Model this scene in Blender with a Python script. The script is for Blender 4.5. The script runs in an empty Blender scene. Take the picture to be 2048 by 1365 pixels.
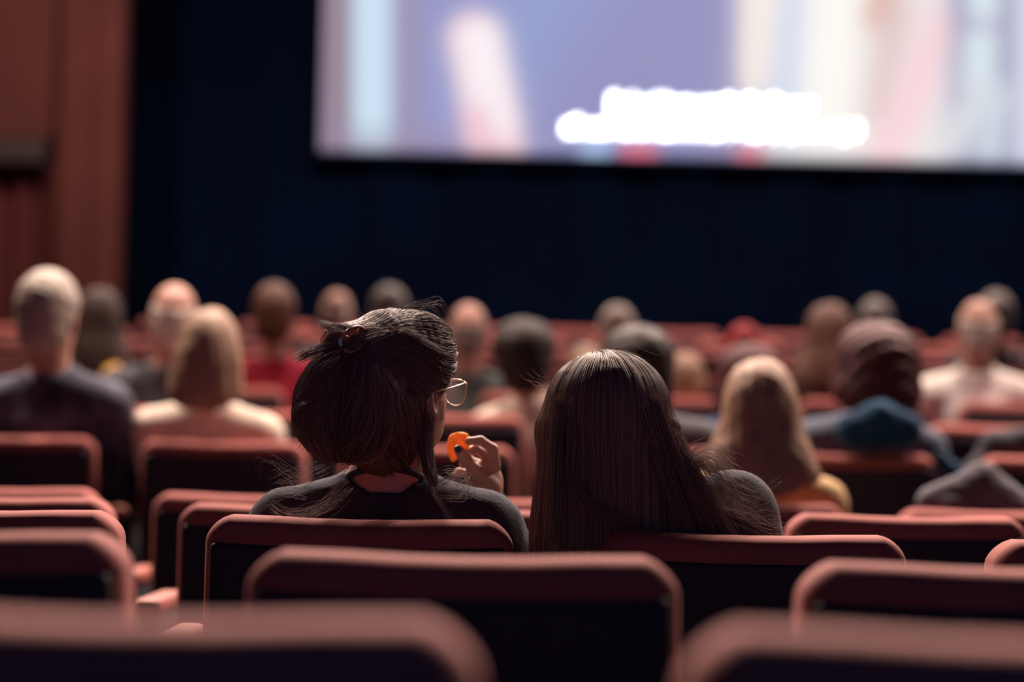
import bpy, math, random
import numpy as np
from mathutils import Matrix, Vector
random.seed(4); rng = np.random.default_rng(4)
SC = bpy.context.scene; COL = SC.collection

# ------------------------------------------------------------------ camera
F = 85/36*2048
EYE = 0.9826
PITCH, ROLL = math.radians(2.705), math.radians(1.2)
cam = bpy.data.objects.new('camera', bpy.data.cameras.new('camera')); COL.objects.link(cam)
cam.data.lens = 85; cam.data.sensor_width = 36; cam.data.sensor_fit = 'HORIZONTAL'
cam.data.clip_start = 0.05; cam.data.clip_end = 100
cam.matrix_world = (Matrix.Translation((0, 0, EYE)) @ Matrix.Rotation(math.pi/2+PITCH, 4, 'X') @ Matrix.Rotation(ROLL, 4, 'Z'))
cam.data.dof.use_dof = True; cam.data.dof.focus_distance = 3.87; cam.data.dof.aperture_fstop = 1.8
SC.camera = cam
CM = np.array(cam.matrix_world)

def W(px, py, Y):
    """point on the sight line of pixel (px,py) at distance Y down the hall"""
    d = CM[:3, :3] @ np.array([(px-1024)/F, -(py-682.5)/F, -1.0])
    return np.array([0, 0, EYE]) + d*(Y/d[1])
CMI = np.linalg.inv(CM)
def PX(P):
    """photo pixel of world points (n,3)"""
    q = P @ CMI[:3, :3].T + CMI[:3, 3]
    return np.stack([1024+F*q[:, 0]/-q[:, 2], 682.5-F*q[:, 1]/-q[:, 2]], 1)

# ------------------------------------------------------------------ world, exposure
w = bpy.data.worlds.new('hall_ambient'); SC.world = w; w.use_nodes = True
w.node_tree.nodes['Background'].inputs[0].default_value = (.12, .30, 1.0, 1)
w.node_tree.nodes['Background'].inputs[1].default_value = 0.15
SC.view_settings.view_transform = 'Standard'; SC.view_settings.look = 'None'
SC.view_settings.exposure = 0.0; SC.view_settings.gamma = 1.0; SC.view_settings.use_curve_mapping = False
WARM = (1.0, .755, .64)
# house lights: (x, y, z, watts, tilt towards the audience, spread) - round ceiling lamps over the hall, turned away from the screen
LAMPS = [(x, y, 5.5, p, t, sp) for y, p, t, sp in ((8.7, 315, 39, 130), (12.9, 190, 0, 165)) for x in (-3.0, -.4, 2.2, 4.8)]

# ------------------------------------------------------------------ materials
MATS = {}
def mat(name, col, rough=.8, sheen=0, metal=0, noise=0, nscale=40, bump=0, spec=.3, emit=None, trans=0, sss=0, wave=None):
    if name in MATS: return MATS[name]
    m = bpy.data.materials.new(name); m.use_nodes = True; nt = m.node_tree; b = nt.nodes['Principled BSDF']
    b.inputs['Base Color'].default_value = (*col, 1); b.inputs['Roughness'].default_value = rough
    b.inputs['Metallic'].default_value = metal; b.inputs['Specular IOR Level'].default_value = spec
    b.inputs['Sheen Weight'].default_value = sheen; b.inputs['Sheen Roughness'].default_value = .5
    if sheen: b.inputs['Sheen Tint'].default_value = (*[min(1, c*2+.1) for c in col], 1)
    if trans: b.inputs['Transmission Weight'].default_value = trans
    if sss:
        b.inputs['Subsurface Weight'].default_value = sss; b.inputs['Subsurface Radius'].default_value = (.01, .004, .002)
        b.inputs['Subsurface Scale'].default_value = 1.0
    if emit:
        b.inputs['Emission Color'].default_value = (*emit[0], 1); b.inputs['Emission Strength'].default_value = emit[1]
    if noise or bump:
        tc = nt.nodes.new('ShaderNodeTexCoord')
        if wave:
            n = nt.nodes.new('ShaderNodeTexWave'); n.inputs['Scale'].default_value = nscale; n.inputs['Distortion'].default_value = wave; n.inputs['Detail'].default_value = 3
            nt.links.new(tc.outputs['Object'], n.inputs['Vector']); out = n.outputs['Fac']
        else:
            n = nt.nodes.new('ShaderNodeTexNoise'); n.inputs['Scale'].default_value = nscale; n.inputs['Detail'].default_value = 4
            nt.links.new(tc.outputs['Object'], n.inputs['Vector']); out = n.outputs['Fac']
        if noise:
            r = nt.nodes.new('ShaderNodeValToRGB')
            r.color_ramp.elements[0].position = .3; r.color_ramp.elements[1].position = .7
            r.color_ramp.elements[0].color = (*[c*(1-noise) for c in col], 1)
            r.color_ramp.elements[1].color = (*[min(1, c*(1+noise)) for c in col], 1)
            nt.links.new(out, r.inputs['Fac']); nt.links.new(r.outputs['Color'], b.inputs['Base Color'])
        if bump:
            bp = nt.nodes.new('ShaderNodeBump'); bp.inputs['Strength'].default_value = bump; bp.inputs['Distance'].default_value = .003
            nt.links.new(out, bp.inputs['Height']); nt.links.new(bp.outputs['Normal'], b.inputs['Normal'])
    MATS[name] = m; return m
def hair_mat(name, col, rough=.42):
    m = mat(name, col, rough, spec=.2); nt = m.node_tree; b = nt.nodes['Principled BSDF']
    h = nt.nodes.new('ShaderNodeHairInfo'); r = nt.nodes.new('ShaderNodeValToRGB')
    r.color_ramp.elements[0].color = (*[c*.45 for c in col], 1); r.color_ramp.elements[1].color = (*[c*1.6 for c in col], 1)
    nt.links.new(h.outputs['Random'], r.inputs['Fac']); nt.links.new(r.outputs['Color'], b.inputs['Base Color']); return m
VELVET = mat('red_velvet', (.29, .080, .069), .85, sheen=.25, noise=.10, nscale=9, bump=.15)
SHELL = mat('dark_back_shell', (.028, .022, .034), .6, noise=.2, nscale=60, spec=.2)
PAD = mat('low_bounce_charcoal_fabric', (.030, .026, .034), .95, sheen=.1, noise=.2, nscale=80)  # unseen seat surfaces made dark to damp red light bouncing between the rows
STEEL = mat('dark_painted_steel', (.03, .03, .035), .5)
ARMPAD = mat('armrest_red', (.28, .075, .052), .55, noise=.08, nscale=20)
CARPET = mat('dark_carpet', (.015, .007, .009), .95, noise=.3, nscale=30, bump=.3)
NAVY = mat('navy_black_drape', (.0003, .0026, .0118), .95, noise=.25, nscale=1.3, spec=.05)
REDWALL = mat('red_brown_panelling', (.072, .021, .018), .8, noise=.10, nscale=2.0, bump=.1, spec=.1)
CEIL = mat('dark_ceiling_paint', (.03, .022, .022), .9)
WALLP = mat('dark_red_wall_cloth', (.045, .014, .013), .9, noise=.1, nscale=3)
SKIN = mat('skin', (.44, .235, .185), .5, sss=.25, noise=.05, nscale=25, spec=.35)
LIPS = None

# ------------------------------------------------------------------ object helpers
def link(o, parent=None):
    COL.objects.link(o)
    if parent is not None: o.parent = parent
    return o
def tag(o, label, cat, group=None, kind=None):
    o['label'] = label
    if cat: o['category'] = cat
    if group: o['group'] = group
    if kind: o['kind'] = kind
    return o
def mesh_obj(name, v, f, m, parent=None, smooth=True, loc=(0, 0, 0)):
    me = bpy.data.meshes.new(name); me.from_pydata([tuple(p) for p in v], [], [tuple(int(i) for i in q) for q in f]); me.update()
    if smooth: me.polygons.foreach_set('use_smooth', [True]*len(me.polygons))
    if m: me.materials.append(m)
    o = bpy.data.objects.new(name, me); o.location = loc; return link(o, parent)
def use_mesh(name, me, m, parent=None):
    """another object on shared mesh data, with its own material"""
    o = bpy.data.objects.new(name, me); link(o, parent)
    if m: o.material_slots[0].link = 'OBJECT'; o.material_slots[0].material = m
    return o
def empty(name, loc=(0, 0, 0)):
    o = bpy.data.objects.new(name, None); o.location = loc; o.empty_display_size = .1; return link(o)
def struct(o): o['kind'] = 'structure'; return o
def fbm(p, s=1.0, seed=0):
    r = np.random.default_rng(seed); out = np.zeros(p.shape[:-1])
    for k in range(7):
        d = r.normal(size=3); d /= np.linalg.norm(d); f = s*(1.0+.9*k)
        out += np.sin((p @ d)*f+r.uniform(0, 6.28))/(1+.7*k)
    return out/2.5

def round_box(hx, hy, hz, r, n=4, m=6):
    """rounded box, vertices concentrated along the rounded edges"""
    V, Fc = [], []
    def axis(h):
        a = [-h+r*(1-math.cos(t*math.pi/2/n)) for t in range(n)]
        b = list(np.linspace(-h+r, h-r, m)); return np.array(a+b+[-x for x in a[::-1]])
    A = [axis(hx), axis(hy), axis(hz)]; H = np.array([hx, hy, hz])
    for ax in range(3):
        u, v = (ax+1) % 3, (ax+2) % 3
        for s in (-1, 1):
            nu, nv = len(A[u]), len(A[v]); base = len(V)
            for i in range(nu):
                for j in range(nv):
                    p = np.zeros(3); p[ax] = s*H[ax]; p[u] = A[u][i]; p[v] = A[v][j]
                    c = np.clip(p, -(H-r), H-r); q = p-c; L = np.linalg.norm(q)
                    V.append(c+q/L*r if L > 1e-9 else p)
            for i in range(nu-1):
                for j in range(nv-1):
                    a, b, c, d = base+i*nv+j, base+(i+1)*nv+j, base+(i+1)*nv+j+1, base+i*nv+j+1
                    Fc.append((a, b, c, d) if s > 0 else (a, d, c, b))
    V = np.array(V); key = {}; idx = np.zeros(len(V), int); out = []
    for i, p in enumerate(np.round(V, 6)):
        t = tuple(p)
        if t not in key: key[t] = len(out); out.append(V[i])
        idx[i] = key[t]
    return np.array(out), [tuple(idx[list(q)]) for q in Fc]
def box(name, lo, hi, m, parent=None, r=None):
    lo, hi = np.array(lo, float), np.array(hi, float); h = (hi-lo)/2; c = (hi+lo)/2
    if r: v, f = round_box(*h, r, 2, 2); v = v+c
    else:
        v = [c+h*np.array([(i & 1)*2-1, (i >> 1 & 1)*2-1, (i >> 2 & 1)*2-1]) for i in range(8)]
        f = [(0, 2, 3, 1), (4, 5, 7, 6), (0, 1, 5, 4), (2, 6, 7, 3), (0, 4, 6, 2), (1, 3, 7, 5)]
    return mesh_obj(name, v, f, m, parent, smooth=bool(r))
def tube(pts, r, n=8, closed=False, caps=True):
    pts = np.array(pts, float); k = len(pts); rr = np.broadcast_to(np.array(r, float), (k,))
    V, Fc = [], []
    t = np.gradient(pts, axis=0) if not closed else np.roll(pts, -1, 0)-np.roll(pts, 1, 0)
    t /= np.linalg.norm(t, axis=1)[:, None]; up = np.array([0, 0, 1.0])
    if abs(t[0] @ up) > .9: up = np.array([1.0, 0, 0])
    for i in range(k):
        a = np.cross(t[i], up); a /= np.linalg.norm(a); b = np.cross(a, t[i]); up = b
        for j in range(n):
            th = 2*math.pi*j/n; V.append(pts[i]+rr[i]*(a*math.cos(th)+b*math.sin(th)))
    for i in range(k if closed else k-1):
        i2 = (i+1) % k
        for j in range(n): Fc.append((i*n+j, i2*n+j, i2*n+(j+1) % n, i*n+(j+1) % n))
    if caps and not closed: Fc += [tuple(range(n)), tuple(range((k-1)*n, k*n))[::-1]]
    return V, Fc

# ------------------------------------------------------------------ implicit surfaces (for bodies, hair, cloth)
def surface_nets(D, o, h):
    S = D < 0; nx, ny, nz = D.shape
    cs = [(i, j, k) for i in (0, 1) for j in (0, 1) for k in (0, 1)]
    def sl(A, c): return A[c[0]:nx-1+c[0], c[1]:ny-1+c[1], c[2]:nz-1+c[2]]
    cnt = sum(sl(S, c).astype(np.int8) for c in cs); act = (cnt > 0) & (cnt < 8)
    ids = np.full(act.shape, -1); I = np.argwhere(act); ids[act] = np.arange(len(I))
    acc = np.zeros((len(I), 3)); n = np.zeros(len(I))
    for c in cs:
        for ax in range(3):
            if c[ax]: continue
            d = list(c); d[ax] = 1
            a = D[I[:, 0]+c[0], I[:, 1]+c[1], I[:, 2]+c[2]]; b = D[I[:, 0]+d[0], I[:, 1]+d[1], I[:, 2]+d[2]]
            m = (a < 0) != (b < 0); t = np.where(m, a/np.where(m, a-b, 1), 0)
            p = np.tile(np.array(c, float), (len(I), 1)); p[:, ax] += t
            acc[m] += p[m]; n[m] += 1
    V = o+h*(I+acc/np.maximum(n, 1)[:, None]); Fq = []
    for ax in range(3):
        u, v = (ax+1) % 3, (ax+2) % 3
        A = S; s1 = [slice(None)]*3; s2 = [slice(None)]*3; s1[ax] = slice(0, -1); s2[ax] = slice(1, None)
        a, b = A[tuple(s1)], A[tuple(s2)]; E = np.argwhere(a != b)
        E = E[(E[:, u] > 0) & (E[:, v] > 0)]
        ok = (E[:, u] < ids.shape[u]) & (E[:, v] < ids.shape[v]); E = E[ok]
        if not len(E): continue
        fl = a[tuple(E.T)]
        def g(du, dv):
            q = E.copy(); q[:, u] -= du; q[:, v] -= dv; return ids[tuple(q.T)]
        q = np.stack([g(1, 1), g(0, 1), g(0, 0), g(1, 0)], 1)
        q[~fl] = q[~fl][:, ::-1]; Fq.append(q[(q >= 0).all(1)])
    return V, np.concatenate(Fq)

def ell(c, r, k=.02, M=None, op='u'): return dict(t='e', c=np.array(c, float), r=np.array(r, float)*np.ones(3), k=k, M=M, op=op)
def cap(a, b, ra, rb=None, k=.02, M=None, op='u'): return dict(t='c', a=np.array(a, float), b=np.array(b, float), ra=ra, rb=ra if rb is None else rb, k=k, M=M, op=op)
def fun(fn, lo, hi, k=.02, op='u'): return dict(t='f', fn=fn, lo=np.array(lo, float), hi=np.array(hi, float), k=k, M=None, op=op)
def chain(pts, rs, k=.006, M=None):
    return [cap(pts[i], pts[i+1], rs[i], rs[i+1], k, M) for i in range(len(pts)-1)]
def inflate(P, d):
    out = []
    for p in P:
        q = dict(p)
        if q['t'] == 'e': q['r'] = q['r']+d
        elif q['t'] == 'c': q['ra'] += d; q['rb'] += d
        out.append(q)
    return out
def xf(P, M):
    out = []
    for p in P:
        q = dict(p); q['M'] = M if q['M'] is None else M @ q['M']; out.append(q)
    return out
def pbounds(p):
    if p['t'] == 'e': lo, hi = p['c']-p['r'], p['c']+p['r']
    elif p['t'] == 'c':
        R = max(p['ra'], p['rb']); lo, hi = np.minimum(p['a'], p['b'])-R, np.maximum(p['a'], p['b'])+R
    else: lo, hi = p['lo'], p['hi']
    if p['M'] is not None:
        C = np.array([[(lo, hi)[i >> a & 1][a] for a in range(3)] for i in range(8)]) @ p['M'][:3, :3].T+p['M'][:3, 3]
        lo, hi = C.min(0), C.max(0)
    return lo, hi
def pdist(p, X):
    if p['M'] is not None:
        s = np.cbrt(np.linalg.det(p['M'][:3, :3])); Mi = np.linalg.inv(p['M']); X = X @ Mi[:3, :3].T+Mi[:3, 3]
    else: s = 1.0
    if p['t'] == 'e':
        q = (X-p['c']); k0 = np.linalg.norm(q/p['r'], axis=-1); k1 = np.linalg.norm(q/p['r']**2, axis=-1)
        return s*k0*(k0-1)/np.maximum(k1, 1e-6)
    if p['t'] == 'c':
        ab = p['b']-p['a']; t = np.clip(((X-p['a']) @ ab)/max(ab @ ab, 1e-12), 0, 1)
        return s*(np.linalg.norm(X-p['a']-t[..., None]*ab, axis=-1)-(p['ra']+(p['rb']-p['ra'])*t))
    return p['fn'](X)
class Vol:
    def __init__(s, prims, h, lo=None, hi=None, disp=None, pad=.03):
        bs = [pbounds(p) for p in prims if p['op'] == 'u']
        L = np.min([b[0] for b in bs], 0)-pad if lo is None else np.array(lo, float)
        H = np.max([b[1] for b in bs], 0)+pad if hi is None else np.array(hi, float)
        n = np.ceil((H-L)/h).astype(int)+1; s.o, s.h = L, h
        D = np.full(n, .2)
        ax = [L[i]+h*np.arange(n[i]) for i in range(3)]
        for p in prims:
            l, u = (L, H) if p['op'] == 'i' else pbounds(p); m = pad+p['k']
            a = np.clip(np.floor((l-m-L)/h).astype(int), 0, n); b = np.clip(np.ceil((u+m-L)/h).astype(int)+1, 0, n)
            if p['op'] == 'i': a, b = np.zeros(3, int), n
            if (b <= a).any(): continue
            S = tuple(slice(a[i], b[i]) for i in range(3))
            X = np.stack(np.meshgrid(*[ax[i][S[i]] for i in range(3)], indexing='ij'), -1)
            d = pdist(p, X); k = p['k']
            if p['op'] == 'u':
                e = D[S]; hh = np.clip(.5+.5*(e-d)/k, 0, 1); D[S] = e*(1-hh)+d*hh-k*hh*(1-hh)
            elif p['op'] == 's':
                e = D[S]; hh = np.clip(.5-.5*(e+d)/k, 0, 1); D[S] = e*(1-hh)-d*hh+k*hh*(1-hh)
            else: D[S] = np.maximum(D[S], d)
        if disp is not None:
            X = np.stack(np.meshgrid(*ax, indexing='ij'), -1); D = D+disp(X)
        s.D = D
    def mesh(s): return surface_nets(s.D, s.o, s.h)
    def sample(s, p):
        q = (p-s.o)/s.h; n = np.array(s.D.shape); i = np.clip(np.floor(q).astype(int), 0, n-2); f = np.clip(q-i, 0, 1); r = 0
        for c in range(8):
            d = np.array([c & 1, c >> 1 & 1, c >> 2 & 1]); j = i+d
            r = r+np.prod(np.where(d, f, 1-f), 1)*s.D[j[:, 0], j[:, 1], j[:, 2]]
        return r
    def grad(s, p):
        e = s.h; g = np.stack([s.sample(p+e*np.eye(3)[a])-s.sample(p-e*np.eye(3)[a]) for a in range(3)], 1)
        return g/np.maximum(np.linalg.norm(g, axis=1), 1e-9)[:, None]
def rot(ax, deg, pivot=(0, 0, 0)):
    return np.array(Matrix.Translation(pivot) @ Matrix.Rotation(math.radians(deg), 4, ax) @ Matrix.Translation([-x for x in pivot]))
def trans(v): return np.array(Matrix.Translation(v))
def scl(s): return np.diag([s, s, s, 1.0])

def curves_obj(name, P, radii, m, parent=None, loc=np.zeros(3)):
    """P: list of arrays (n,pts,3); radii matching (root, tip)"""
    cu = bpy.data.hair_curves.new(name)
    sizes, pos, rad = [], [], []
    for A, (r0, r1) in zip(P, radii):
        n, k, _ = A.shape; sizes += [k]*n; pos.append((A-loc).reshape(-1, 3)); rad.append(np.tile(np.linspace(r0, r1, k), n))
    cu.add_curves(sizes); cu.position_data.foreach_set('vector', np.concatenate(pos).astype('f').ravel())
    a = cu.attributes.get('radius') or cu.attributes.new('radius', 'FLOAT', 'POINT')
    a.data.foreach_set('value', np.concatenate(rad).astype('f'))
    cu.materials.append(m); o = bpy.data.objects.new(name, cu); return link(o, parent)
def smooth_path(pts, n):
    pts = np.array(pts, float); k = len(pts); t = np.linspace(0, k-1, n); i = np.clip(t.astype(int), 0, k-2); f = (t-i)[:, None]
    P = np.vstack([2*pts[0]-pts[1], pts, 2*pts[-1]-pts[-2]]); a, b, c, d = P[i], P[i+1], P[i+2], P[i+3]
    return .5*((2*b)+(-a+c)*f+(2*a-5*b+4*c-d)*f*f+(-a+3*b-3*c+d)*f**3)
def lock(pts, n, spread, k=22, flare=1.0, seed=0, wob=.15):
    """n strands around a guide path; spread may taper to a point at the tip with flare<1"""
    r = np.random.default_rng(seed); g = smooth_path(pts, k); off = r.normal(size=(n, 1, 3))*spread
    t = np.linspace(0, 1, k)[None, :, None]; ph = r.uniform(0, 6.28, (n, 1, 3)); fr = r.uniform(2, 7, (n, 1, 3))
    out = g[None]+off*((1-t)+flare*t)+spread*wob*np.sin(fr*t*3+ph)
    return out+r.normal(size=(n, 1, 3))*spread*.2*t
def grow(vol, P, dirfn, steps, ds, off, wig=.0):
    """strands that creep over an implicit surface at height off above it"""
    out = [P.copy()]; n = len(P); ph = rng.uniform(0, 6.28, (n, 3))
    for i in range(steps):
        g = vol.grad(P); d = dirfn(P, i); d = d-(d*g).sum(1)[:, None]*g*.85
        d /= np.maximum(np.linalg.norm(d, axis=1), 1e-6)[:, None]
        P = P+ds*d+wig*np.sin(i*.55+ph)
        s = np.clip(vol.sample(P), -.03, .03); P = P-(s-off)[:, None]*vol.grad(P)*.9
        out.append(P.copy())
    return np.stack(out, 1)
def surface_points(vol, n, keep):
    V, Q = vol.mesh(); c = V[Q].mean(1); c = c[keep(c)]; return c[rng.integers(0, len(c), n)]+rng.normal(size=(n, 3))*vol.h*.4

# ------------------------------------------------------------------ rows
PITCHX, SEATW, TOPZ, D0, DR = .62, .482, .88, 3.757, 1.105
def row_y(k): return D0+DR*k
def row_floor(k): return 0.0 if k <= 2 else .1366+.108*(k-3)
ROWX = {-2: -.259, -1: -.049, 0: -.234, 1: .192, 2: -.024, 3: -.224, 4: .427, 5: .12, 6: -.25, 7: .05, 8: -.22, 9: .06, 10: -.2}

# ------------------------------------------------------------------ the hall
YF, YS, XL, XR, ZC = 16.6, 15.4, -5.2, 9.5, 6.0
def build_hall():
    # stepped floor: level to the third empty row, then rising towards the screen
    prof = [(-2.5, 0)]
    for k in range(3, 11):
        y = row_y(k)-.28; prof += [(y, row_floor(k-1)), (y, row_floor(k))]
    prof += [(YF+.3, row_floor(10))]
    V, Fc = [], []
    for y, z in prof: V += [(XL-.2, y, z), (XR+.2, y, z)]
    n = len(prof)
    for i in range(n-1): Fc.append((2*i, 2*i+1, 2*i+3, 2*i+2))
    b = len(V)
    for y, z in prof: V += [(XL-.2, y, -.25), (XR+.2, y, -.25)]
    for i in range(n-1): Fc.append((b+2*i, b+2*i+2, b+2*i+3, b+2*i+1))
    struct(mesh_obj('floor', V, Fc, CARPET, smooth=False))
    struct(box('wall_left', (XL-.2, -2.5, 0), (XL, YF, ZC), WALLP)); struct(box('wall_right', (XR, -2.5, 0), (XR+.2, YF, ZC), WALLP))
    struct(box('ceiling', (XL-.2, -2.5, ZC), (XR+.2, YF+.3, ZC+.15), CEIL))
    # dark drape wall behind and below the screen, hung in shallow folds
    x = np.arange(XL, XR, .06); V, Fc = [], []
    for i, xx in enumerate(x):
        y = YF+.03*math.sin(xx*9)+.012*math.sin(xx*23+1); V += [(xx, y, row_floor(10)), (xx, y, ZC)]
        if i: Fc.append((2*i-2, 2*i, 2*i+1, 2*i-1))
    struct(mesh_obj('wall_front', V, Fc, NAVY))
    # panelled wall left of the screen, with a curtained doorway
    z0 = row_floor(10); e = W(238, 400, YS)[0]; a = W(112, 400, YS)[0]; dl = a-.02
    zl0, zl1 = W(40, 330, YS)[2], W(40, 282, YS)[2]; dx0 = dl-1.25
    wl = struct(box('wall_front_left', (XL, YS+.16, z0), (e, YS+.24, ZC), REDWALL))
    box('panel', (a, YS-.02, z0), (e, YS+.16, ZC), REDWALL, wl, r=.015)
    ap = (e-a)
    box('moulding', (a+ap*.58, YS-.045, z0), (a+ap*.66, YS-.02, ZC), REDWALL, wl, r=.008)
    box('panel', (XL, YS+.02, zl1+.02), (dl-.01, YS+.16, ZC), REDWALL, wl, r=.012)
    box('panel', (XL, YS+.02, z0), (dx0, YS+.16, zl1+.01), REDWALL, wl, r=.012)
    box('lintel', (dx0-.05, YS-.06, zl0), (dl-.05, YS+.16, zl1), mat('dark_lintel_wood', (.018, .009, .010), .7), wl, r=.02)
    xs = np.arange(dx0, dl, .02); V, Fc = [], []
    for i, xx in enumerate(xs):
        y = YS+.10+.035*math.sin(xx*38)+.01*math.sin(xx*91); V += [(xx, y, z0+.01), (xx, y, zl0+.01)]
        if i: Fc.append((2*i-2, 2*i, 2*i+1, 2*i-1))
    o = mesh_obj('doorway_curtain', V, Fc, mat('dark_red_curtain', (.050, .005, .006), .9, sheen=.2))
    tag(o, 'dark red curtain hanging in the doorway under the black lintel', 'curtain')

def build_screen():
    bl = W(640, 303, YF-.12); wd, ht = 9.2, 4.05; cell = .028
    fr = mat('screen_frame_black', (.0006, .003, .012), .9, spec=.05)
    root = empty('projection_screen', (bl[0]+wd/2, YF-.12, bl[2])); tag(root, 'large glowing cinema screen with a film frame and white subtitles', 'screen')
    nx, nz = int(wd/cell)+1, int(ht/cell)+1
    gx, gz = np.meshgrid(np.linspace(0, wd, nx), np.linspace(0, ht, nz), indexing='ij')
    P = np.stack([bl[0]+gx, np.full_like(gx, YF-.12), bl[2]+gz], -1).reshape(-1, 3)
    q = PX(P); x, y = q[:, 0], q[:, 1]
    lin = lambda c: (np.array(c)/255.0)**2.2
    C = np.tile(lin((152, 150, 198)), (len(P), 1))
    def put(mask, c, k=1.0):
        m = (np.clip(mask, 0, 1)*k)[:, None]; C[:] = C*(1-m)+lin(c)*m
    def band(a, b, s=14): return 1/(1+np.exp(-(x-a)/s))*1/(1+np.exp((x-b)/s))
    def seg(x0, y0, x1, y1, r0, r1=None, s=14):
        r1 = r0 if r1 is None else r1; dx, dy = x1-x0, y1-y0; t = np.clip(((x-x0)*dx+(y-y0)*dy)/(dx*dx+dy*dy), 0, 1)
        return 1/(1+np.exp(np.clip((np.hypot(x-x0-t*dx, y-y0-t*dy)-(r0+(r1-r0)*t))/s, -50, 50)))
    put(seg(1180, -60, 1000, 160, 120, s=50), (150, 165, 212), .8)
    put(seg(1330, 60, 1200, 240, 130, s=50), (150, 146, 190), .9)
    put(band(560, 712, 4), (150, 132, 150)); put(band(705, 790, 7), (205, 228, 246)); put(band(790, 845, 10), (158, 148, 178), .9)
    put(seg(700, 290, 1010, 300, 22), (160, 140, 165), .7)
    put(seg(945, 75, 995, 300, 48, 55, s=9), (240, 208, 218)); put(seg(960, 85, 990, 240, 44, 42, s=12), (252, 242, 247))
    put(seg(955, 240, 985, 320, 22, s=12), (240, 175, 190), .7)
    put(band(1490, 1915, 16), (242, 236, 236)); put(seg(1480, 230, 1440, 340, 50, s=20), (160, 152, 190))
    put(seg(1525, -60, 1508, 165, 40, 26, s=10), (250, 238, 228)); put(seg(1600, -40, 1575, 240, 30, s=16), (200, 212, 240))
    put(seg(1680, -60, 1665, 220, 62, s=18), (255, 252, 246)); put(seg(1778, -60, 1760, 30, 26, s=12), (228, 168, 150))
    put(seg(1790, 30, 1765, 220, 34, s=18), (222, 198, 196)); put(seg(1880, 60, 1770, 320, 40, s=14), (250, 214, 220))
    put(band(1905, 2300, 12), (158, 150, 186)); put(seg(1965, -60, 1968, 10, 30, s=12), (226, 240, 246)); put(seg(1962, 90, 1958, 150, 34, s=12), (222, 236, 242))
    put(seg(1905, 280, 1960, 200, 34, s=14), (226, 226, 230)); put(seg(1990, 200, 1980, 300, 26, s=14), (212, 222, 232)); put(band(2035, 2075, 9), (226, 232, 246))
    put(1/(1+np.exp(-(y-(298+(x-640)*.0195))/3)), (40, 52, 84), .9)
    put(seg(1255, 304, 1300, 305, 14, s=5), (235, 120, 140)); put(seg(1485, 308, 1515, 309, 12, s=5), (235, 130, 145)); put(seg(1175, 303, 1205, 303, 14, s=5), (175, 205, 245))
    # two lines of subtitles, too blurred to read: runs of bright strokes
    r = np.random.default_rng(7)
    for (xa, xb, yc) in ((1222, 1612, 212), (1128, 1708, 258)):
        xx = xa
        while xx < xb:
            wl = r.uniform(8, 16); yy = yc+(xx-1400)*.0195; hh = 12 if r.random() < .7 else 17
            m = ((x > xx) & (x < xx+wl) & (abs(y-yy) < hh)); C[m] = (7, 7.2, 7.8); xx += wl+r.uniform(3, 8)
    idx = np.arange(nx*nz).reshape(nx, nz); Fc = np.stack([idx[:-1, :-1], idx[1:, :-1], idx[1:, 1:], idx[:-1, 1:]], -1).reshape(-1, 4)
    m = bpy.data.materials.new('projected_film_picture'); m.use_nodes = True; nt = m.node_tree; nt.nodes.clear()
    a = nt.nodes.new('ShaderNodeVertexColor'); a.layer_name = 'film'; e = nt.nodes.new('ShaderNodeEmission'); o = nt.nodes.new('ShaderNodeOutputMaterial')
    e.inputs[1].default_value = 1.0
    nt.links.new(a.outputs[0], e.inputs[0]); nt.links.new(e.outputs[0], o.inputs[0])
    s = mesh_obj('screen_surface', P-np.array(root.location), Fc, m, root)
    at = s.data.color_attributes.new('film', 'FLOAT_COLOR', 'POINT'); at.data.foreach_set('color', np.c_[C, np.ones(len(C))].astype('f').ravel())
    v = [(-wd/2-.04, .03, -.04), (wd/2+.04, .07, -.0)]
    box('bottom_edge', (-wd/2-.05, -.015, -.05), (wd/2+.05, .06, 0), fr, root); box('side_edge', (-wd/2-.05, -.015, 0), (-wd/2, .06, ht), fr, root)
    box('side_edge', (wd/2, -.015, 0), (wd/2+.05, .06, ht), fr, root); box('top_edge', (-wd/2-.05, -.015, ht), (wd/2+.05, .06, ht+.05), fr, root)
    box('backing', (-wd/2, .01, 0), (wd/2, .05, ht), fr, root)

def build_lamps():
    ring = mat('lamp_ring_metal', (.2, .2, .2), .4, metal=1); glow = mat('lamp_lens_warm', (1, .8, .6), .5, emit=(WARM, 6))
    names = ['over the middle rows', 'over the front rows']; cols = ['leftmost', 'second from left', 'third from left', 'rightmost']
    for i, (x, y, z, p, tl, sp) in enumerate(LAMPS):
        t = empty('ceiling_downlight', (x, y, z)); t.rotation_euler[0] = -math.radians(tl); tag(t, 'warm round ceiling lamp %s, %s' % (names[i//4], cols[i % 4]), 'lamp', 'house lights in the ceiling')
        a = np.linspace(0, 2*math.pi, 24, endpoint=False); c = np.stack([np.cos(a), np.sin(a)], 1)
        V, Fc = tube([(*(u*.27), .0) for u in c], .03, 6, closed=True); mesh_obj('trim_ring', V, Fc, ring, t)
        v, f = tube([(0, 0, .02), (0, 0, .25)], .27, 20); mesh_obj('housing', v, f, STEEL, t)
        mesh_obj('lens', [(*(u*.25), .012) for u in c], [tuple(range(24))[::-1]], glow, t)
        L = bpy.data.lights.new('downlight_beam', 'AREA'); L.shape = 'DISK'; L.size = .5; L.energy = p; L.color = WARM; L.spread = math.radians(sp)
        o = bpy.data.objects.new('downlight_beam', L); o.location = (0, 0, -.02); link(o, t)

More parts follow.
